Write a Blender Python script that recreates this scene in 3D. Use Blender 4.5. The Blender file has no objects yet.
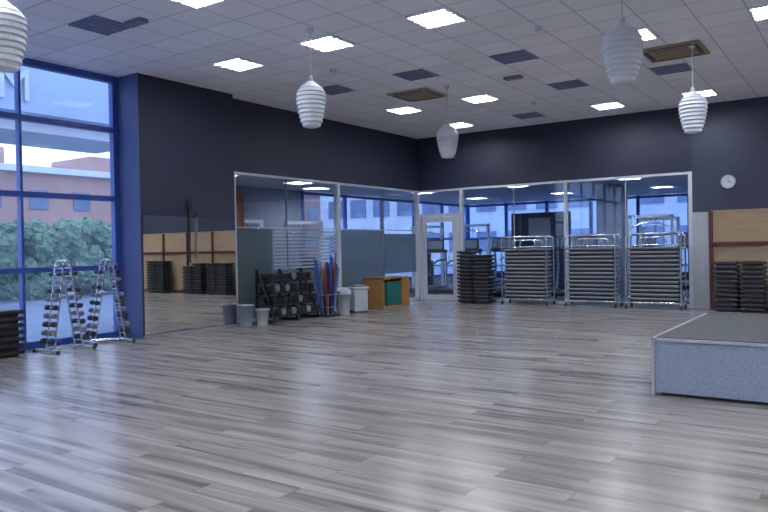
import bpy, math, random
from mathutils import Vector, Matrix
random.seed(7)
S=bpy.context.scene
S.view_settings.view_transform='Standard'
H=4.29; XL=-9.93; YB=16.0; XP=-9.68; XW=-10.24; ZH=2.9

# ---------------------------------------------------------------- materials
def principled(name,col,rough=.5,metal=0.,var=0.0,scale=8.,bump=0.,spec=.5,stretch=None):
    m=bpy.data.materials.new(name); m.use_nodes=True; nt=m.node_tree; b=nt.nodes['Principled BSDF']
    b.inputs['Base Color'].default_value=(*col,1); b.inputs['Roughness'].default_value=rough
    b.inputs['Metallic'].default_value=metal; b.inputs['Specular IOR Level'].default_value=spec
    if var>0 or bump>0:
        tc=nt.nodes.new('ShaderNodeTexCoord'); mp=nt.nodes.new('ShaderNodeMapping')
        nt.links.new(tc.outputs['Object'],mp.inputs[0])
        if stretch: mp.inputs['Scale'].default_value=stretch
        n=nt.nodes.new('ShaderNodeTexNoise'); n.inputs['Scale'].default_value=scale; n.inputs['Detail'].default_value=4
        nt.links.new(mp.outputs[0],n.inputs['Vector'])
        if var>0:
            r=nt.nodes.new('ShaderNodeValToRGB')
            r.color_ramp.elements[0].position=.3; r.color_ramp.elements[1].position=.7
            r.color_ramp.elements[0].color=(*[c*(1-var) for c in col],1)
            r.color_ramp.elements[1].color=(*[min(1,c*(1+var)) for c in col],1)
            nt.links.new(n.outputs['Fac'],r.inputs[0]); nt.links.new(r.outputs[0],b.inputs['Base Color'])
        if bump>0:
            bp=nt.nodes.new('ShaderNodeBump'); bp.inputs['Strength'].default_value=bump; bp.inputs['Distance'].default_value=.01
            nt.links.new(n.outputs['Fac'],bp.inputs['Height']); nt.links.new(bp.outputs[0],b.inputs['Normal'])
    return m
def glass(name,tint,haze=None,hazef=0.,r0=.03):
    m=bpy.data.materials.new(name); m.use_nodes=True; nt=m.node_tree; nt.nodes.clear()
    o=nt.nodes.new('ShaderNodeOutputMaterial'); t=nt.nodes.new('ShaderNodeBsdfTransparent'); t.inputs[0].default_value=(*tint,1)
    g=nt.nodes.new('ShaderNodeBsdfGlossy'); g.inputs['Roughness'].default_value=.02; g.inputs[0].default_value=(.9,.95,1,1)
    f=nt.nodes.new('ShaderNodeLayerWeight'); f.inputs['Blend'].default_value=.5
    pw=nt.nodes.new('ShaderNodeMath'); pw.operation='POWER'; pw.inputs[1].default_value=4.5; nt.links.new(f.outputs['Facing'],pw.inputs[0])
    ma=nt.nodes.new('ShaderNodeMath'); ma.operation='MULTIPLY_ADD'; ma.inputs[1].default_value=.85; ma.inputs[2].default_value=r0; nt.links.new(pw.outputs[0],ma.inputs[0])
    mx=nt.nodes.new('ShaderNodeMixShader'); nt.links.new(ma.outputs[0],mx.inputs[0])
    src=t.outputs[0]
    if haze:
        d=nt.nodes.new('ShaderNodeBsdfDiffuse'); d.inputs[0].default_value=(*haze,1)
        tl=nt.nodes.new('ShaderNodeBsdfTranslucent'); tl.inputs[0].default_value=(*haze,1)
        a=nt.nodes.new('ShaderNodeMixShader'); nt.links.new(d.outputs[0],a.inputs[1]); nt.links.new(tl.outputs[0],a.inputs[2])
        h=nt.nodes.new('ShaderNodeMixShader'); h.inputs[0].default_value=hazef
        nt.links.new(t.outputs[0],h.inputs[1]); nt.links.new(a.outputs[0],h.inputs[2]); src=h.outputs[0]
    nt.links.new(src,mx.inputs[1]); nt.links.new(g.outputs[0],mx.inputs[2]); nt.links.new(mx.outputs[0],o.inputs[0])
    return m
def emit(name,col,s):
    m=bpy.data.materials.new(name); m.use_nodes=True; nt=m.node_tree; nt.nodes.clear()
    o=nt.nodes.new('ShaderNodeOutputMaterial'); e=nt.nodes.new('ShaderNodeEmission'); e.inputs[0].default_value=(*col,1); e.inputs[1].default_value=s
    nt.links.new(e.outputs[0],o.inputs[0]); return m

def mat_floor():
    m=bpy.data.materials.new('laminate_planks'); m.use_nodes=True; nt=m.node_tree; L=nt.links; b=nt.nodes['Principled BSDF']
    tc=nt.nodes.new('ShaderNodeTexCoord')
    br=nt.nodes.new('ShaderNodeTexBrick'); br.offset=.37; br.inputs['Scale'].default_value=1
    br.inputs['Brick Width'].default_value=1.38; br.inputs['Row Height'].default_value=.193
    br.inputs['Mortar Size'].default_value=.0022; br.inputs['Mortar Smooth'].default_value=.3
    br.inputs['Color1'].default_value=(.0,.0,.0,1); br.inputs['Color2'].default_value=(1,1,1,1); br.inputs['Mortar'].default_value=(.5,.5,.5,1)
    L.new(tc.outputs['Object'],br.inputs['Vector'])
    comb=nt.nodes.new('ShaderNodeVectorMath'); comb.operation='MULTIPLY_ADD'
    comb.inputs[1].default_value=(17,31,11)
    L.new(br.outputs['Color'],comb.inputs[0])
    L.new(tc.outputs['Object'],comb.inputs[2])
    mp=nt.nodes.new('ShaderNodeMapping'); mp.inputs['Scale'].default_value=(.6,8,1); L.new(comb.outputs[0],mp.inputs[0])
    n1=nt.nodes.new('ShaderNodeTexNoise'); n1.inputs['Scale'].default_value=1.; n1.inputs['Detail'].default_value=4; n1.inputs['Distortion'].default_value=.4
    L.new(mp.outputs[0],n1.inputs['Vector'])
    mp2=nt.nodes.new('ShaderNodeMapping'); mp2.inputs['Scale'].default_value=(2.5,80,1); L.new(comb.outputs[0],mp2.inputs[0])
    n2=nt.nodes.new('ShaderNodeTexNoise'); n2.inputs['Scale'].default_value=1.; n2.inputs['Detail'].default_value=3
    L.new(mp2.outputs[0],n2.inputs['Vector'])
    r=nt.nodes.new('ShaderNodeValToRGB'); e=r.color_ramp.elements
    e[0].position=.34; e[0].color=(.142,.120,.112,1); e[1].position=.64; e[1].color=(.375,.340,.322,1)
    q=e.new(.48); q.color=(.278,.247,.232,1)
    L.new(n1.outputs['Fac'],r.inputs[0])
    r2=nt.nodes.new('ShaderNodeMapRange'); r2.inputs['From Min'].default_value=.3; r2.inputs['From Max'].default_value=.7
    r2.inputs['To Min'].default_value=.88; r2.inputs['To Max'].default_value=1.10; L.new(n2.outputs['Fac'],r2.inputs['Value'])
    r3=nt.nodes.new('ShaderNodeMapRange'); r3.inputs['To Min'].default_value=.90; r3.inputs['To Max'].default_value=1.09; L.new(br.outputs['Color'],r3.inputs['Value'])
    mm=nt.nodes.new('ShaderNodeMath'); mm.operation='MULTIPLY'; L.new(r2.outputs[0],mm.inputs[0]); L.new(r3.outputs[0],mm.inputs[1])
    dk=nt.nodes.new('ShaderNodeMapRange'); dk.inputs['To Min'].default_value=1; dk.inputs['To Max'].default_value=.5; L.new(br.outputs['Fac'],dk.inputs['Value'])
    m2=nt.nodes.new('ShaderNodeMath'); m2.operation='MULTIPLY'; L.new(mm.outputs[0],m2.inputs[0]); L.new(dk.outputs[0],m2.inputs[1])
    vm=nt.nodes.new('ShaderNodeVectorMath'); vm.operation='SCALE'; L.new(r.outputs[0],vm.inputs[0]); L.new(m2.outputs[0],vm.inputs['Scale'])
    L.new(vm.outputs[0],b.inputs['Base Color']); b.inputs['Roughness'].default_value=.25
    b.inputs['Specular IOR Level'].default_value=.65
    return m
T=.588
def mat_ceiling():
    m=bpy.data.materials.new('ceiling_tiles'); m.use_nodes=True; nt=m.node_tree; L=nt.links; b=nt.nodes['Principled BSDF']
    tc=nt.nodes.new('ShaderNodeTexCoord'); mp=nt.nodes.new('ShaderNodeMapping')
    mp.inputs['Location'].default_value=(8.0+T/2,-5.35+T/2,0)
    L.new(tc.outputs['Object'],mp.inputs[0])
    br=nt.nodes.new('ShaderNodeTexBrick'); br.offset=0; br.inputs['Scale'].default_value=1
    br.inputs['Brick Width'].default_value=T; br.inputs['Row Height'].default_value=T; br.inputs['Mortar Size'].default_value=.010
    br.inputs['Mortar Smooth'].default_value=.1
    br.inputs['Color1'].default_value=(.79,.81,.89,1); br.inputs['Color2'].default_value=(.86,.88,.96,1); br.inputs['Mortar'].default_value=(.52,.53,.60,1)
    L.new(mp.outputs[0],br.inputs['Vector']); L.new(br.outputs['Color'],b.inputs['Base Color'])
    n=nt.nodes.new('ShaderNodeTexNoise'); n.inputs['Scale'].default_value=60; L.new(tc.outputs['Object'],n.inputs['Vector'])
    bp=nt.nodes.new('ShaderNodeBump'); bp.inputs['Strength'].default_value=.2; bp.inputs['Distance'].default_value=.004
    L.new(n.outputs['Fac'],bp.inputs['Height']); L.new(bp.outputs[0],b.inputs['Normal'])
    b.inputs['Roughness'].default_value=.85
    return m
M={}
M['floor']=mat_floor(); M['ceil']=mat_ceiling()
M['navy']=principled('navy_wall_paint',(.018,.022,.050),.6,var=.06,scale=3)
M['navy2']=principled('slate_wall_paint',(.029,.036,.072),.6,var=.06,scale=3)
M['pierlit']=principled('pier_end_painted_daylight',(.08,.11,.26),.6,var=.05,scale=3)  # window light on the pier end, painted in as a brighter blue
M['grey']=principled('grey_wall_paint',(.30,.31,.36),.7,var=.05,scale=3)
M['white']=principled('white_aluminium',(.62,.66,.75),.35,var=.03)
M['bluef']=principled('blue_frame_paint',(.035,.085,.36),.35,var=.05)
M['mirror']=principled('mirror_silver',(.88,.91,.94),.015,1.)
M['gwin']=glass('blue_window_glass',(.85,.92,1.),(.60,.73,1.0),.06)
M['gpart']=glass('partition_glass',(.88,.92,.97),r0=.05)
M['gblue']=glass('tinted_partition_glass',(.80,.88,.99),r0=.04)
M['frost']=glass('frosted_film',(.75,.85,.9),(.22,.29,.33),.75)
M['frost2']=glass('frosted_stripe_film',(.9,.95,1),(.55,.60,.68),.7)
M['chrome']=principled('chrome_steel',(.75,.77,.82),.22,1.,var=.03)
M['black']=principled('black_rubber',(.010,.010,.014),.5,var=.2)
M['dark']=principled('dark_plastic',(.022,.024,.033),.45,var=.15)
M['stepg']=principled('grey_step_plastic',(.20,.22,.27),.5,var=.12,scale=14)
M['stepd']=principled('charcoal_step_plastic',(.07,.075,.095),.5,var=.12,scale=14)
M['stepl']=principled('pale_step_edge',(.42,.45,.52),.5,var=.08,scale=14)
M['tan']=principled('beech_panel',(.37,.27,.175),.5,var=.10,scale=3,stretch=(1,1,8))
M['orange']=principled('orange_wood',(.40,.20,.07),.5,var=.12,scale=4,stretch=(1,1,7))
M['red']=principled('dark_red_paint',(.12,.018,.025),.4,var=.1)
M['redb']=principled('red_foam',(.4,.03,.04),.6,var=.1)
M['blueb']=principled('blue_foam',(.04,.12,.42),.6,var=.1)
M['teal']=principled('teal_plastic',(.015,.17,.17),.45,var=.1)
M['yel']=principled('beige_grille',(.36,.29,.19),.6,var=.1)
M['vent']=principled('vent_metal',(.11,.14,.25),.5,var=.1)
M['ventd']=principled('vent_blades',(.24,.28,.42),.5,var=.1)
M['bin']=principled('grey_bin_plastic',(.24,.27,.34),.5,var=.05)
M['binw']=principled('white_bin_plastic',(.52,.57,.65),.45,var=.05)
M['lantern']=principled('white_lantern_plastic',(.66,.71,.78),.55,var=.04,scale=20)
M['stage']=principled('speckled_stage_laminate',(.26,.31,.42),.5,var=.18,scale=70)
M['stagetop']=principled('charcoal_stage_top',(.045,.054,.068),.6,var=.15,scale=10)
M['lamp']=emit('fluorescent_tube',(.91,.955,1.),118)
M['tray']=principled('lamp_reflector',(.85,.88,.95),.4,var=.02)
M['asph']=principled('paving',(.24,.27,.33),.8,var=.2,scale=2)
M['leaf']=principled('hedge_leaves',(.20,.30,.17),.8,var=.5,scale=9,bump=.6)
M['brick']=principled('terracotta_render',(.46,.27,.22),.8,var=.10,scale=.6)
M['conc']=principled('white_concrete',(.62,.65,.70),.7,var=.08,scale=1)
M['fascia']=principled('blue_grey_fascia',(.36,.46,.62),.6,var=.08,scale=1)
M['glassd']=principled('dark_facade_glass',(.16,.20,.30),.1,var=.2,scale=.5)
M['orw']=principled('orange_wall_paint',(.42,.12,.04),.6,var=.05)
M['carpet']=principled('gym_rubber_floor',(.10,.105,.12),.7,var=.2)
M['ceil2']=principled('gym_ceiling',(.50,.51,.55),.8,var=.04)
M['gymw']=principled('gym_wall_paint',(.22,.25,.33),.7,var=.06)

# ---------------------------------------------------------------- mesh builder
class B:
    def __init__(s): s.v=[];s.f=[];s.m=[];s.sm=[];s.mats=[];s.X=Matrix.Identity(4)
    def mi(s,k):
        if k not in s.mats: s.mats.append(k)
        return s.mats.index(k)
    def add(s,vs,fs,k,sm=False):
        o=len(s.v); s.v+=[tuple(s.X@Vector(v)) for v in vs]; i=s.mi(k)
        for f in fs: s.f.append([o+a for a in f]); s.m.append(i); s.sm.append(sm)
    def box(s,x0,x1,y0,y1,z0,z1,k,c=0):
        if c<=0:
            vs=[(x,y,z) for z in (z0,z1) for x,y in ((x0,y0),(x1,y0),(x1,y1),(x0,y1))]
            s.add(vs,[(3,2,1,0),(4,5,6,7),(0,1,5,4),(1,2,6,5),(2,3,7,6),(3,0,4,7)],k); return
        def ring(d,z,cc):
            a0,a1,b0,b1=x0+d,x1-d,y0+d,y1-d
            return [(a0+cc,b0,z),(a1-cc,b0,z),(a1,b0+cc,z),(a1,b1-cc,z),(a1-cc,b1,z),(a0+cc,b1,z),(a0,b1-cc,z),(a0,b0+cc,z)]
        vs=ring(c,z0,c)+ring(0,z0+c,c)+ring(0,z1-c,c)+ring(c,z1,c)
        fs=[tuple(range(7,-1,-1)),tuple(range(24,32))]
        for r in range(3):
            for i in range(8):
                j=(i+1)%8; fs.append((r*8+i,r*8+j,r*8+8+j,r*8+8+i))
        s.add(vs,fs,k)
    def cyl(s,p0,p1,r,k,n=10,r1=None):
        p0=Vector(p0);p1=Vector(p1);r1=r if r1 is None else r1
        d=(p1-p0).normalized(); a=d.orthogonal().normalized(); b=d.cross(a)
        vs=[]
        for p,rr in ((p0,r),(p1,r1)):
            for i in range(n):
                t=2*math.pi*i/n; vs.append(p+rr*(a*math.cos(t)+b*math.sin(t)))
        s.add(vs,[(i,(i+1)%n,n+(i+1)%n,n+i) for i in range(n)],k,True)
        s.add(vs,[tuple(range(n-1,-1,-1)),tuple(range(n,2*n))],k)
    def path(s,pts,r,k,n=8,closed=False):
        pts=[Vector(p) for p in pts]; N=len(pts)
        up=None; vs=[]
        for i,p in enumerate(pts):
            a=pts[(i-1)%N] if (closed or i>0) else p; c=pts[(i+1)%N] if (closed or i<N-1) else p
            d=(c-a).normalized()
            if up is None: up=d.orthogonal().normalized()
            up=(up-d*up.dot(d)).normalized(); w=d.cross(up)
            for j in range(n):
                t=2*math.pi*j/n; vs.append(p+r*(up*math.cos(t)+w*math.sin(t)))
        fs=[]
        for i in range(N if closed else N-1):
            for j in range(n):
                a=i*n;b=((i+1)%N)*n; fs.append((a+j,a+(j+1)%n,b+(j+1)%n,b+j))
        s.add(vs,fs,k,True)
        if not closed: s.add(vs,[tuple(range(n-1,-1,-1)),tuple(range((N-1)*n,N*n))],k)
    def lathe(s,c,prof,k,n=28,sm=True):
        vs=[(c[0]+r*math.cos(2*math.pi*i/n),c[1]+r*math.sin(2*math.pi*i/n),c[2]+z) for r,z in prof for i in range(n)]
        fs=[(a*n+i,a*n+(i+1)%n,(a+1)*n+(i+1)%n,(a+1)*n+i) for a in range(len(prof)-1) for i in range(n)]
        s.add(vs,fs,k,sm)
        s.add(vs[:n],[tuple(range(n-1,-1,-1))],k); s.add(vs[-n:],[tuple(range(n))],k)
    def make(s,name,loc=(0,0,0),rz=0):
        me=bpy.data.meshes.new(name); me.from_pydata(s.v,[],s.f)
        for k in s.mats: me.materials.append(M[k])
        me.polygons.foreach_set('material_index',s.m); me.polygons.foreach_set('use_smooth',s.sm); me.update()
        return place(me,name,loc,rz)
def place(me,name,loc=(0,0,0),rz=0):
    o=bpy.data.objects.new(name,me); o.location=loc; o.rotation_euler=(0,0,rz); bpy.context.collection.objects.link(o); return o
def rrect(w,z0,z1,r,y,n=5,x0=0):
    pts=[(x0-w/2,y,z0)]
    for i in range(n+1):
        t=math.pi-math.pi/2*i/n; pts.append((x0-w/2+r+r*math.cos(t),y,z1-r+r*math.sin(t)))
    for i in range(n+1):
        t=math.pi/2-math.pi/2*i/n; pts.append((x0+w/2-r+r*math.cos(t),y,z1-r+r*math.sin(t)))
    pts.append((x0+w/2,y,z0)); return pts

# ---------------------------------------------------------------- room shell
XR=6.0; YF=-4.0
b=B(); b.box(XW-.1,XR,YF,YB+.1,-.1,0,'floor'); b.make('floor')
b=B(); b.box(XW-.1,XR,YF,YB+.1,H,H+.1,'ceil'); b.make('ceiling')
b=B(); b.box(XW-.1,XP,7.1,9.15,0,H,'navy')
b.box(XW-.1,XP+.002,7.085,7.1,0,H,'pierlit'); b.make('wall_pier')  # thin end face whose colour carries the blue daylight
b=B(); b.box(XL-.12,XL,9.15,YB,ZH,H,'navy'); b.box(XL-.12,XL,9.15,9.36,0,ZH,'navy'); b.make('wall_left')
b=B(); b.box(XL-.12,-3.1,YB,YB+.12,ZH,H,'navy'); b.make('wall_back')
b=B(); b.box(-3.1,XR,YB-.03,YB+.12,0,H,'navy2'); b.make('wall_back_right')
b=B(); b.box(XR,XR+.1,YF,YB+.12,0,H,'navy2'); b.make('wall_right')
b=B(); b.box(XW-.1,XR,YF-.1,YF,0,H,'grey'); b.make('wall_front')
b=B(); b.box(-2.75,XR,YB-.05,YB-.03,0,.08,'white'); b.box(XP-.0,XP+.012,7.1,9.15,0,.05,'grey'); b.make('baseboard_back')

# window wall (left)
b=B()
ys=[7.085,5.45,3.85,2.25,.65,-.95,-2.55,YF]
for z,w in ((0.04,.07),(1.165,.04),(2.285,.04),(3.41,.04),(4.24,.05)):
    b.box(XW-.06,XW+.06,YF,7.085,max(0,z-w),z+w,'bluef')
for i,y in enumerate(ys):
    w=.05 if i==0 else .018
    b.box(XW-.06,XW+.05,y-w if i else y-2*w,y+w if i else y,0,H,'bluef')
for z0,z1 in ((.11,1.12),(1.21,2.24),(2.33,3.365),(3.455,4.19)):
    b.box(XW-.012,XW,YF,7.08,z0,z1,'gwin')
b.make('window_1')

# left glass partition
b=B()
b.box(XL-.10,XL+.02,9.36,YB,ZH-.04,ZH,'white'); b.box(XL-.08,XL+.02,9.36,YB,0,.07,'white')
for y,w in ((9.38,.02),(12.55,.05),(YB-.05,.05)): b.box(XL-.09,XL+.02,y-w,y+w,0,ZH-.04,'white')
for y in (10.86,14.34): b.box(XL-.05,XL-.01,y-.008,y+.008,0,ZH,'stepg')
b.box(XL-.05,XL-.005,9.40,YB,1.835,1.855,'stepl')
b.box(XL-.036,XL-.03,9.40,YB-.1,.07,ZH-.04,'gpart')
b.box(XL-.028,XL-.024,9.41,10.4,.07,1.83,'frost')
b.box(XL-.028,XL-.024,12.62,14.3,.07,1.83,'frost')
b.box(XL-.028,XL-.024,14.4,15.85,.75,1.75,'frost')
for i in range(11):
    z=1.0+i*.075; b.box(XL-.028,XL-.024,10.45,12.48,z,z+.045,'frost2')
b.box(XL-.028,XL-.024,10.45,12.48,.07,.97,'frost')
b.make('window_2')

# back glass partition
b=B()
b.box(-8.68,-3.1,YB-.02,YB+.08,ZH-.05,ZH,'white'); b.box(-8.68,-3.1,YB-.01,YB+.07,0,.07,'white')
for x,w in ((-8.64,.035),(-5.88,.035),(-3.14,.04)): b.box(x-w,x+w,YB-.03,YB+.09,0,ZH-.05,'white')
for x in (-7.2,-4.5): b.box(x-.01,x+.01,YB+.02,YB+.05,.07,ZH-.06,'stepl')
b.box(-8.6,-3.19,YB+.03,YB+.036,.07,ZH-.05,'gblue')
b.make('window_3')
b=B()  # door with white frame
b.box(-9.93,-9.84,YB-.03,YB+.1,0,2.27,'white'); b.box(-8.79,-8.69,YB-.03,YB+.1,0,2.27,'white'); b.box(-9.84,-8.79,YB-.03,YB+.1,2.18,2.27,'white')
b.box(-9.82,-9.72,YB,YB+.05,.01,2.16,'white'); b.box(-8.91,-8.81,YB,YB+.05,.01,2.16,'white')
b.box(-9.72,-8.91,YB,YB+.05,2.05,2.16,'white'); b.box(-9.72,-8.91,YB,YB+.05,.01,.14,'white')
b.box(-9.72,-8.91,YB+.02,YB+.026,.14,2.05,'gpart')
b.path([(-9.0,YB,1.0),(-9.0,YB-.05,1.0),(-9.0,YB-.05,1.25),(-9.0,YB,1.25)],.012,'chrome')
b.make('door_1')
b=B(); b.box(-9.9,-8.7,YB+.03,YB+.036,2.28,ZH-.05,'gpart'); b.box(-9.93,-8.7,YB,YB+.05,ZH-.05,ZH,'white'); b.make('window_4')
b=B(); b.box(-3.10,-2.78,YB-.06,YB-.03,0,2.03,'stepl'); b.make('trim_1')

# mirror on pier
b=B(); b.box(XP,XP+.012,7.13,9.13,.06,2.0,'mirror'); b.make('wall_mirror')

# ---------------------------------------------------------------- gym beyond the glass
GX=-13.2; GH=3.05
gy=B(); gy.box(GX,XL-.12,9.15,YB+.1,-.1,-.005,'carpet'); gy.box(GX,0,YB+.1,25,-.1,-.005,'carpet'); gy.make('floor_gym')
gy=B(); gy.box(GX,XL-.12,9.15,YB+.12,GH,GH+.1,'ceil2'); gy.box(GX,0,YB+.12,25,GH,GH+.1,'ceil2'); gy.make('ceiling_gym')
gy=B(); gy.box(GX-.1,GX,9.15,15,0,GH,'gymw'); gy.box(GX-.1,GX,15,25,0,.3,'gymw'); gy.make('wall_gym_left')
gy=B(); gy.box(GX,XL-.12,9.05,9.15,0,GH,'gymw'); gy.make('wall_gym_front')
gy=B(); gy.box(0,.1,YB+.12,25,0,GH,'gymw'); gy.make('wall_gym_right')
gy=B(); gy.box(XL-1.0,XL-.9,9.15,10.5,0,2.6,'orw'); gy.make('wall_orange')
b=B()
b.box(GX,0,25,25.1,0,.35,'navy')
for z in (.38,1.7,GH-.06): b.box(GX,0,24.97,25.07,z-.04,z+.04,'bluef')
x=GX
while x<=0.01:
    b.box(x-.05,x+.05,24.95,25.07,.35,GH,'bluef'); x+=1.65
b.box(GX,0,25.0,25.01,.35,GH,'gwin')
b.make('window_5')
b=B()
for z in (.33,1.7,GH-.05): b.box(GX-.08,GX+.02,15,25,z-.04,z+.04,'bluef')
for i in range(6): y=15.05+i*1.98; b.box(GX-.08,GX+.02,y-.05,y+.05,.3,GH,'bluef')
b.box(GX-.03,GX-.02,15,25,.3,GH,'gwin'); b.make('window_6')
b=B(); b.box(-6.35,-5.65,19.7,20.3,0,GH,'grey'); b.make('column_gym')
b=B(); b.box(-9.3,-7.4,20.5,20.6,0,2.4,'navy'); b.make('wall_gym_divider')
b=B(); b.box(-8.75,-7.95,20.45,20.49,1.6,2.28,'dark'); b.box(-8.70,-8.0,20.44,20.45,1.65,2.23,'stepg'); b.make('poster')

def treadmill():
    b=B()
    b.box(-.4,.4,-.9,.9,.08,.2,'dark',.03); b.box(-.25,.25,-.85,.7,.2,.215,'black')
    for sx in (-.36,.36):
        b.path([(sx,.75,.15),(sx,.85,.8),(sx,.80,1.3)],.035,'chrome')
        b.path([(sx,.8,1.0),(sx,.3,.98),(sx,.1,.9)],.025,'dark')
    b.box(-.4,.4,.68,.88,1.22,1.32,'dark',.02); b.box(-.3,.3,.78,.84,1.3,1.62,'dark',.02); b.box(-.26,.26,.775,.78,1.34,1.58,'stepg')
    for sx in (-.3,.3):
        for sy in (-.75,.75): b.cyl((sx,sy,-.005),(sx,sy,.09),.04,'black')
    return b
me=None
for x,y,r in ((-11.2,18.2,0),(-10.0,18.2,.0),(-8.8,18.2,0),(-7.6,18.2,0),(-6.4,18.2,0),(-9.9,22.8,0),(-8.6,22.8,0),(-7.3,22.8,0),(-6.0,22.8,0),(-4.6,22.8,0),(-3.3,22.8,0),(-11.2,22.8,0)):
    if me is None: o=treadmill().make('treadmill',(x,y,0),r); me=o.data
    else: place(me,'treadmill',(x,y,0),r)
def multigym():
    b=B()
    for sx in (-.5,.5): b.box(sx-.04,sx+.04,-.04,.04,0,2.1,'white'); b.box(sx-.05,sx+.05,-.6,.6,0,.06,'white')
    b.box(-.54,.54,-.04,.04,2.04,2.12,'white')
    for i in range(12): b.box(-.2,.2,-.08,.08,.1+i*.07,.16+i*.07,'black')
    b.cyl((-.12,0,.1),(-.12,0,2.05),.012,'chrome'); b.cyl((.12,0,.1),(.12,0,2.05),.012,'chrome')
    b.box(-.2,.2,-.7,-.3,.42,.5,'dark',.02); b.cyl((0,-.5,0),(0,-.5,.42),.04,'white'); b.box(-.16,.16,-.28,-.2,.55,1.2,'dark',.02)
    b.path([(-.45,-.3,1.8),(-.2,-.3,1.9),(.2,-.3,1.9),(.45,-.3,1.8)],.016,'chrome'); b.cyl((0,-.3,1.9),(0,0,2.06),.008,'black')
    return b
me=None
for x,y,r in ((-12.4,20.5,.3),(-10.6,20.6,-.2),(-11.9,13.6,1.2),(-12.0,11.6,1.4),(-4.6,18.6,.2),(-3.0,18.4,-.1),(-2.2,20.4,.1),(-4.9,20.7,.1)):
    if me is None: o=multigym().make('weight_machine',(x,y,0),r); me=o.data
    else: place(me,'weight_machine',(x,y,0),r)

# ---------------------------------------------------------------- ceiling fixtures
def lampmesh():
    b=B(); h=T/2-.012
    b.box(-h,h,-h,h,-.012,-.002,'tray')
    b.box(-h,h,-h,-h+.02,-.03,-.012,'tray'); b.box(-h,h,h-.02,h,-.03,-.012,'tray'); b.box(-h,-h+.02,-h,h,-.03,-.012,'tray'); b.box(h-.02,h,-h,h,-.03,-.012,'tray')
    for i in range(4):
        y=-h+.07+(2*h-.14)*i/3; b.box(-h+.03,h-.03,y-.022,y+.022,-.018,-.012,'lamp')
    for i in range(1,9):
        x=-h+2*h*i/9; b.box(x-.004,x+.004,-h,h,-.032,-.012,'tray')
    for y in (-.13,0,.13): b.box(-h,h,y-.005,y+.005,-.032,-.012,'tray')
    return b
def ventmesh():
    b=B(); h=T/2-.012
    b.box(-h,h,-h,h,-.008,-.002,'vent')
    for i in range(10):
        y=-h+.03+(2*h-.06)*i/9; b.box(-h,h,y-.009,y+.009,-.018,-.008,'ventd')
    for x in (-h+.01,0,h-.01): b.box(x-.01,x+.01,-h,h,-.02,-.008,'ventd')
    return b
cols=[-8.0+1.765*k for k in range(8)]; rows=[5.35+2.35*j for j in range(-4,5)]
vents={(0,5.35),(0,10.05),(1,10.05),(2,10.05),(2,12.4),(3,12.4),(1,14.75)}
lm=vm=None
for j,y in enumerate(rows):
    for k,x in enumerate(cols):
        y_=round(y,2)
        if (k,y_) in vents or (y_<5 and (k+j)%3==0) :
            if vm is None: vm=ventmesh().make('air_vent',(x,y,H)).data
            else: place(vm,'air_vent',(x,y,H))
        elif (k,y_) in {(2,5.35),(3,5.35),(4,5.35),(4,7.7),(4,12.4),(4,14.75),(3,7.7)}: continue
        else:
            if lm is None: lm=lampmesh().make('ceiling_light',(x,y,H)).data
            else: place(lm,'ceiling_light',(x,y,H))
for x,y in ((-11.5,10.5),(-11.5,13),(-12.2,14.5),(-11,18),(-8,18),(-5,18),(-2.5,18),(-11,21.5),(-8,21.5),(-5,21.5),(-2.5,21.5)):
    place(lm,'ceiling_light',(x,y,GH))
def cassette():
    b=B(); h=.43
    b.box(-h,h,-h,h,-.03,-.001,'yel',.012)
    b.box(-.24,.24,-.24,.24,-.036,-.03,'vent')
    for i in range(7): y=-.21+.07*i; b.box(-.24,.24,y-.02,y+.012,-.045,-.036,'yel')
    for a in range(4):
        b.X=Matrix.Rotation(a*math.pi/2,4,'Z'); b.box(-.3,.3,.32,.38,-.034,-.03,'dark')
    b.X=Matrix.Identity(4); return b
cm=cassette().make('ceiling_air_conditioner',(-2.41,11.27,H)).data
place(cm,'ceiling_air_conditioner',(-7.02,11.35,H))
for x,y in ((-7.5,5.5),(-5.0,11.2)):
    b=B(); b.box(-.16,.16,-.07,.07,-.05,0,'stepg',.01); b.make('emergency_light',(x,y,H))
for x,y in ((-7.1,8.9),(-5.6,13.5),(-3.6,8.9)):
    b=B(); b.lathe((0,0,0),[(.05,0),(.05,-.03),(.03,-.05)],'binw',16); b.make('smoke_detector',(x,y,H))

# lanterns
def lantern():
    b=B()
    key=[(0,.045),(.06,.10),(.14,.155),(.25,.195),(.38,.20),(.55,.185),(.72,.165),(.88,.14),(1.0,.10)]
    def R(t):
        for (a,ra),(c,rc) in zip(key,key[1:]):
            if t<=c: return ra+(rc-ra)*(t-a)/(c-a)
        return key[-1][1]
    prof=[]; n=11; h=.60
    for i in range(n):
        t0=i/n; t1=(i+1)/n
        prof.append((R(t0)*.93,h/2-h*t0)); prof.append((R((t0+t1)/2)*1.03,h/2-h*(t0*.25+t1*.75)))
    prof.append((R(1)*.9,-h/2))
    b.lathe((0,0,0),prof,'lantern',32,False)
    b.lathe((0,0,0),[(.03,.30),(.03,.35),(.012,.37)],'white',12)
    b.cyl((0,0,.36),(0,0,H-3.3),.008,'white',6)
    b.lathe((0,0,0),[(.05,H-3.3),(.05,H-3.3-.03),(.015,H-3.3-.06)],'white',16)
    return b
lt=None
for x,y,z in ((-6.02,7.08,3.3),(-6.25,11.1,3.3),(-2.03,7.2,3.3),(-2.12,11.06,3.3),(-6.17,3.17,3.3),(-2.1,3.2,3.3)):
    if lt is None: lt=lantern().make('pendant_lantern',(x,y,z)).data
    else: place(lt,'pendant_lantern',(x,y,z))

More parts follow.
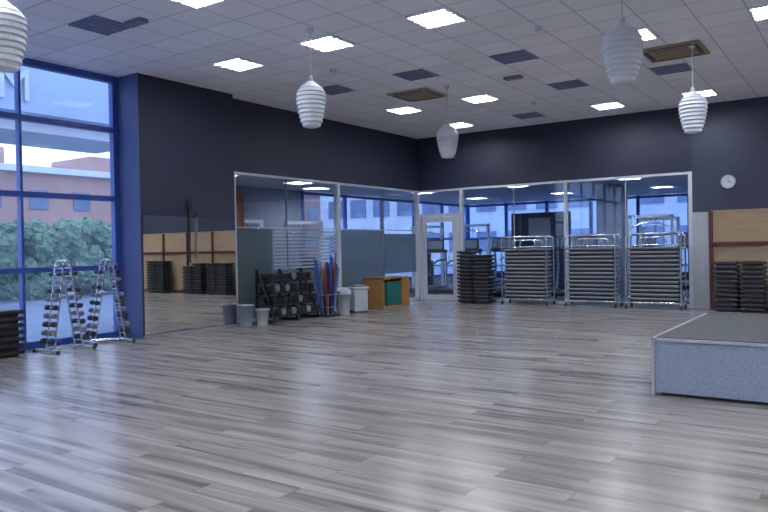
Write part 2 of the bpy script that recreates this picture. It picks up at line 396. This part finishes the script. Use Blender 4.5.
# wall clock
b=B(); b.X=Matrix.Rotation(math.pi/2,4,'X')
b.lathe((0,0,0),[(.15,0),(.15,.03),(.135,.04)],'stepg',32)
b.lathe((0,0,0),[(.13,.038),(.13,.042)],'binw',32)
for i in range(12):
    a=i*math.pi/6; b.box(.105*math.cos(a)-.006,.105*math.cos(a)+.006,.105*math.sin(a)-.006,.105*math.sin(a)+.006,.042,.044,'black')
b.box(-.005,.005,0,.09,.044,.046,'black'); b.box(0,.06,-.006,.006,.046,.048,'black')
b.X=Matrix.Identity(4); b.make('wall_clock',(-2.4,YB-.03,2.63))

# ---------------------------------------------------------------- stage
b=B(); b.box(-1.65,2.6,6.72,9.27,.03,.50,'stage'); b.box(-1.66,2.61,6.71,9.28,.50,.515,'stage'); b.box(-1.63,2.58,6.74,9.25,.515,.535,'stagetop')
b.box(-1.6,2.55,6.78,9.2,0,.03,'dark')
b.box(-1.67,-1.645,6.70,6.73,.0,.52,'stepl'); b.box(-1.67,2.61,6.70,6.72,.505,.53,'stepl'); b.box(-1.67,-1.65,6.70,9.28,.505,.53,'stepl')
b.make('stage_platform')

# tan board unit with red rails
b=B(); y=YB-.06
for i in range(4):
    x0=-2.72+i*1.25; b.box(x0+.03,x0+1.22,y-.06,y-.0,.08,2.04,'tan')
for i in range(5):
    x0=-2.72+i*1.25; b.box(x0-.025,x0+.025,y-.12,y-.0,0,2.04,'red')
for z in (1.36,): b.box(-2.72,2.28,y-.12,y-.06,z-.035,z+.035,'red')
b.box(-2.72,2.28,y-.10,y-.0,.0,.08,'red'); b.box(-2.72,2.28,y-.08,y,2.02,2.05,'tan')
b.make('shelving_panel')

# step stacks
def step(b,x0,x1,y0,y1,z,k1,k2,h=.085):
    b.box(x0,x1,y0,y1,z+.03,z+h,k1,.012)
    b.box(x0+.06,x1-.06,y0+.05,y1-.05,z,z+.03,'black')
    b.box(x0+.02,x1-.02,y0+.004,y1-.004,z+h,z+h+.006,k2)
def stack(w,n,ncol,k1='dark',k2='stepd',h=.08):
    b=B()
    for c in range(ncol):
        x0=-w/2+c*w/ncol+.012; x1=x0+w/ncol-.024
        for i in range(n[c]):
            j=random.uniform(-.008,.008); step(b,x0+j,x1+j,-.2,.2,i*(h+.012),k1,k2,h)
    return b
stack(.90,[14,13],2,'dark','stepg').make('step_platform_stack',(-8.05,15.62,0))
stack(.95,[11,11],2).make('step_platform_stack',(-2.15,15.55,0))
stack(.95,[11,10],2).make('step_platform_stack',(-1.0,15.55,0))
stack(.95,[12,12],2).make('step_platform_stack',(.9,15.55,0))
stack(1.0,[7,7],2,'black','dark').make('step_platform_stack',(-9.82,4.66,0),math.pi/2)
def cart():
    b=B(); w=1.12; d=.44
    for y in (-d/2,d/2):
        b.path(rrect(w,.10,1.60,.09,y),.018,'chrome',10)
        b.path(rrect(w*.5,1.35,1.52,.07,y),.014,'chrome',8)
        b.cyl((-w/2,y,.14),(w/2,y,.14),.016,'chrome'); b.cyl((-w/2,y,1.36),(w/2,y,1.36),.012,'chrome')
    for x in (-w/2,w/2):
        b.cyl((x,-d/2,.14),(x,d/2,.14),.016,'chrome'); b.cyl((x,-d/2,1.3),(x,d/2,1.3),.014,'chrome'); b.cyl((x,-d/2,.7),(x,d/2,.7),.012,'chrome')
        for y in (-d/2,d/2):
            b.cyl((x,y,.09),(x,y,.14),.014,'chrome'); b.cyl((x-.015,y,.045),(x+.015,y,.045),.045,'black',14)
    for i in range(13):
        z=.165+i*.09; j=random.uniform(-.006,.006)
        b.box(-.52+j,.52+j,-.19,.19,z+.026,z+.074,'stepg',.014); b.box(-.48,.48,-.17,.17,z-.016,z+.026,'black')
        b.box(-.50+j,.50+j,-.196,.196,z+.056,z+.068,'stepl')
    return b
cart().make('step_platform_cart',(-6.68,15.60,0)); cart().make('step_platform_cart',(-5.12,15.60,0)); cart().make('step_platform_cart',(-3.78,15.60,0))

# ---------------------------------------------------------------- left side equipment
def dumbbell(b,c,d,r=.045,l=.2,k='chrome'):
    c=Vector(c); d=Vector(d).normalized()
    b.cyl(c-d*l/2,c+d*l/2,.013,'chrome',8)
    for s in (-1,1): b.cyl(c+d*s*l/2,c+d*s*(l/2-.055),r,k,8)
def tree():
    b=B()
    for s in (-1,1):
        for x in (-.09,.09):
            b.path([(x,s*.24,.03),(x,s*.05,1.27)],.013,'chrome')
        b.path([(-.26,s*.30,.025),(-.20,s*.26,.03),(.20,s*.26,.03),(.26,s*.30,.025)],.02,'binw')
        for x in (-.26,.26): b.lathe((x,s*.30,0),[(.028,0),(.028,.03),(.02,.045)],'black',10)
        for i in range(10):
            t=.08+i*.095; y=s*(.24-.19*t+.05); z=.03+1.24*t
            b.cyl((-.11,y-s*.04,z),(.11,y-s*.04,z),.009,'chrome',6)
            dumbbell(b,(0,y,z+.035),(1,0,0),.046-.0022*i,.22,'stepg' if i%2 else 'dark')
    b.cyl((-.09,-.24,.05),(-.09,.24,.05),.014,'chrome'); b.cyl((.09,-.24,.05),(.09,.24,.05),.014,'chrome')
    b.path([(-.09,-.05,1.27),(-.09,0,1.30),(-.09,.05,1.27)],.013,'chrome'); b.path([(.09,-.05,1.27),(.09,0,1.30),(.09,.05,1.27)],.013,'chrome')
    b.cyl((-.09,0,1.30),(.09,0,1.30),.013,'chrome')
    return b
o=tree().make('dumbbell_tree',(-9.62,5.72,0),.1); place(o.data,'dumbbell_tree',(-9.82,6.56,0),-.2)

# bins
def binobj(r0,r1,h,k,lid=False):
    b=B(); b.lathe((0,0,0),[(r0,0),(r1,h-.03),(r1+.015,h-.03),(r1+.015,h),(r1-.01,h),(r1-.015,h-.04),(r0-.01,.02)],k,24)
    if lid: b.lathe((0,0,0),[(r1+.018,h),(r1+.018,h+.03),(r1*.8,h+.09),(r1*.3,h+.12)],k,24); b.box(-.07,.07,-r1-.03,-r1+.02,h+.0,h+.05,'bin')
    return b
binobj(.11,.14,.40,'bin').make('waste_bin',(-9.46,9.16,0))
binobj(.10,.13,.30,'binw').make('waste_bin',(-9.38,9.50,0))
binobj(.14,.17,.45,'binw',True).make('waste_bin',(-9.3,11.85,0))
b=B(); b.box(-.17,.17,-.17,.17,.02,.5,'binw',.02); b.box(-.19,.19,-.19,.19,.5,.56,'binw',.015); b.box(-.13,.13,-.13,.13,.56,.6,'bin',.015); b.box(-.1,.1,-.2,-.17,.0,.05,'dark'); b.box(-.15,.15,-.15,.15,0,.02,'dark')
b.make('pedal_bin',(-9.28,12.35,0),-.4)

# dumbbell rack against left partition
b=B()
for y in (-.64,0,.64):
    b.box(-.24,-.20,y-.02,y+.02,0,1.02,'black'); b.box(-.24,.26,y-.025,y+.025,0,.05,'black'); b.path([(.24,y,.04),(-.2,y,1.0)],.02,'black')
for z,x in ((.12,.16),(.34,.08),(.56,.0),(.78,-.08)):
    b.box(x-.16,x-.13,-.66,.66,z-.02,z+.02,'black'); b.box(x+.10,x+.13,-.66,.66,z-.02,z+.02,'black')
    for i in range(9):
        y=-.58+i*.145; k=random.choice(['black','black','black','dark','dark','stepg'])
        dumbbell(b,(x,y,z+.09),(1,0,.0),.070,.26,k)
for y in (-.64,.64):
    for x in (-.2,.22): b.lathe((x,y,0),[(.03,0),(.03,.02)],'chrome',10)
b.make('dumbbell_rack',(-9.56,10.42,0),-.0)

# stick stand
b=B(); b.box(-.2,.2,-.2,.2,.0,.05,'dark',.01)
for x in (-.18,.18):
    for y in (-.18,.18): b.cyl((x,y,.05),(x,y,.45),.012,'stepg')
for z in (.2,.45):
    for a in (-.18,.18): b.cyl((-.18,a,z),(.18,a,z),.010,'stepg'); b.cyl((a,-.18,z),(a,.18,z),.010,'stepg')
cyc=['redb','blueb','stepg','dark','blueb','binw','blueb','orange','red','stepg']
for i in range(26):
    x=random.uniform(-.14,.14);y=random.uniform(-.14,.14);k=cyc[i%10]
    b.cyl((x,y,.05),(x*1.5+random.uniform(-.06,.06),y*1.5+random.uniform(-.06,.06),random.uniform(.9,1.32)),.020,k,10)
b.make('exercise_bar_stand',(-9.32,11.33,0))

# orange cabinet with teal crate
b=B(); b.box(-.3,.3,-.55,-.52,0,.7,'orange'); b.box(-.3,.3,.52,.55,0,.7,'orange'); b.box(-.3,.3,-.55,.55,.67,.7,'orange'); b.box(-.3,-.27,-.52,.52,0,.67,'orange'); b.box(-.3,.3,-.52,.52,0,.04,'orange')
b.box(-.2,.29,-.4,.2,.04,.6,'teal',.02); b.box(-.22,.305,-.42,.22,.56,.6,'teal',.01); b.box(.26,.29,.22,.52,.04,.67,'orange')
b.make('storage_cabinet',(-9.56,13.88,0))

# poles hung on the mirror wall
b=B()
b.cyl((0,0,1.2),(0,0,2.14),.013,'dark'); b.box(-.015,.03,-.05,.05,2.13,2.27,'black',.01)
b.cyl((0,.16,1.25),(0,.16,2.02),.011,'stepg'); b.box(-.015,.02,.14,.18,2.0,2.08,'black',.006)
b.box(-.03,.01,-.03,.2,2.02,2.05,'dark')
b.make('wall_hung_poles',(XP+.035,8.06,0))

# ---------------------------------------------------------------- outside
b=B(); b.box(-120,XW-.1,-60,9.0,-.25,-.1,'asph'); b.box(-120,GX-.1,9.0,90,-.25,-.1,'asph'); b.box(GX-.1,60,25.1,90,-.25,-.1,'asph'); b.make('ground_outside')
def hedge(name,x0,x1,y0,y1,h,n):
    b=B()
    for i in range(n):
        x=random.uniform(x0,x1);y=y0+(y1-y0)*i/n;r=random.uniform(.28,.5);z=random.uniform(.2,h-r*.6)
        vs=[];fs=[];N=12;R=8
        for a in range(R+1):
            for c in range(N):
                th=math.pi*a/R; ph=2*math.pi*c/N; rr=r*random.uniform(.7,1.25)
                vs.append((x+rr*math.sin(th)*math.cos(ph),y+rr*math.sin(th)*math.sin(ph),max(-.1,z+rr*.9*math.cos(th))))
        for a in range(R):
            for c in range(N): fs.append((a*N+c,(a+1)*N+c,(a+1)*N+(c+1)%N,a*N+(c+1)%N))
        b.add(vs,fs,'leaf')
    b.make(name)
hedge('hedge',-23.8,-22.6,2,26,2.6,620)
b=B()
b.box(-50,-44,5,60,0,6.6,'brick'); b.box(-50,-43.5,5,60,6.6,7.0,'conc')
for i in range(18):
    for z in (1.5,4.3): b.box(-44,-43.9,6+i*3,7.2+i*3,z,z+1.2,'glassd')
for i in range(4): b.box(-50,-45,20+i*9,23+i*9,7.0,8.2,'brick')
b.make('terracotta_building')
b=B(); b.box(-21,-17.5,-6,14,5.0,6.4,'fascia'); b.box(-20.5,-18,-6,13.4,4.6,5.0,'conc')
for y in (-4,2,13): b.cyl((-18.6,y,-.1),(-18.6,y,4.6),.16,'conc',14)
b.make('canopy_building')
cu=bpy.data.curves.new('sign','FONT'); cu.body='MOM'; cu.size=1.15; cu.extrude=.04; cu.materials.append(M['binw'])
o=bpy.data.objects.new('building_sign',cu); o.rotation_euler=(math.pi/2,0,math.pi/2); o.location=(-17.44,6.9,5.25); bpy.context.collection.objects.link(o)
b=B(); b.box(-40,20,48,54,0,9,'conc')
for i in range(24):
    for z in (1,4,6.6): b.box(-39+i*2.4,-37.4+i*2.4,47.9,48,z,z+1.5,'glassd')
b.make('office_building')

# ---------------------------------------------------------------- world
w=bpy.data.worlds.new('World'); S.world=w; w.use_nodes=True; nt=w.node_tree; bg=nt.nodes['Background']
tc=nt.nodes.new('ShaderNodeTexCoord'); sp=nt.nodes.new('ShaderNodeSeparateXYZ'); r=nt.nodes.new('ShaderNodeValToRGB')
nt.links.new(tc.outputs['Generated'],sp.inputs[0]); nt.links.new(sp.outputs['Z'],r.inputs[0]); nt.links.new(r.outputs[0],bg.inputs[0])
r.color_ramp.elements[0].position=.0; r.color_ramp.elements[0].color=(.70,.79,1,1)
r.color_ramp.elements[1].position=.7; r.color_ramp.elements[1].color=(.53,.66,1,1)
bg.inputs[1].default_value=2.9

# ---------------------------------------------------------------- camera
cam=bpy.data.cameras.new('camera'); cam.sensor_width=36; cam.lens=703.0/768*36; cam.clip_end=300
co=bpy.data.objects.new('camera',cam); bpy.context.collection.objects.link(co)
co.matrix_world=Matrix.Translation((0,0,1.4))@Matrix.Rotation(.6058,4,'Z')@Matrix.Rotation(math.pi/2-.01155,4,'X')@Matrix.Rotation(-.01827,4,'Z')
S.camera=co
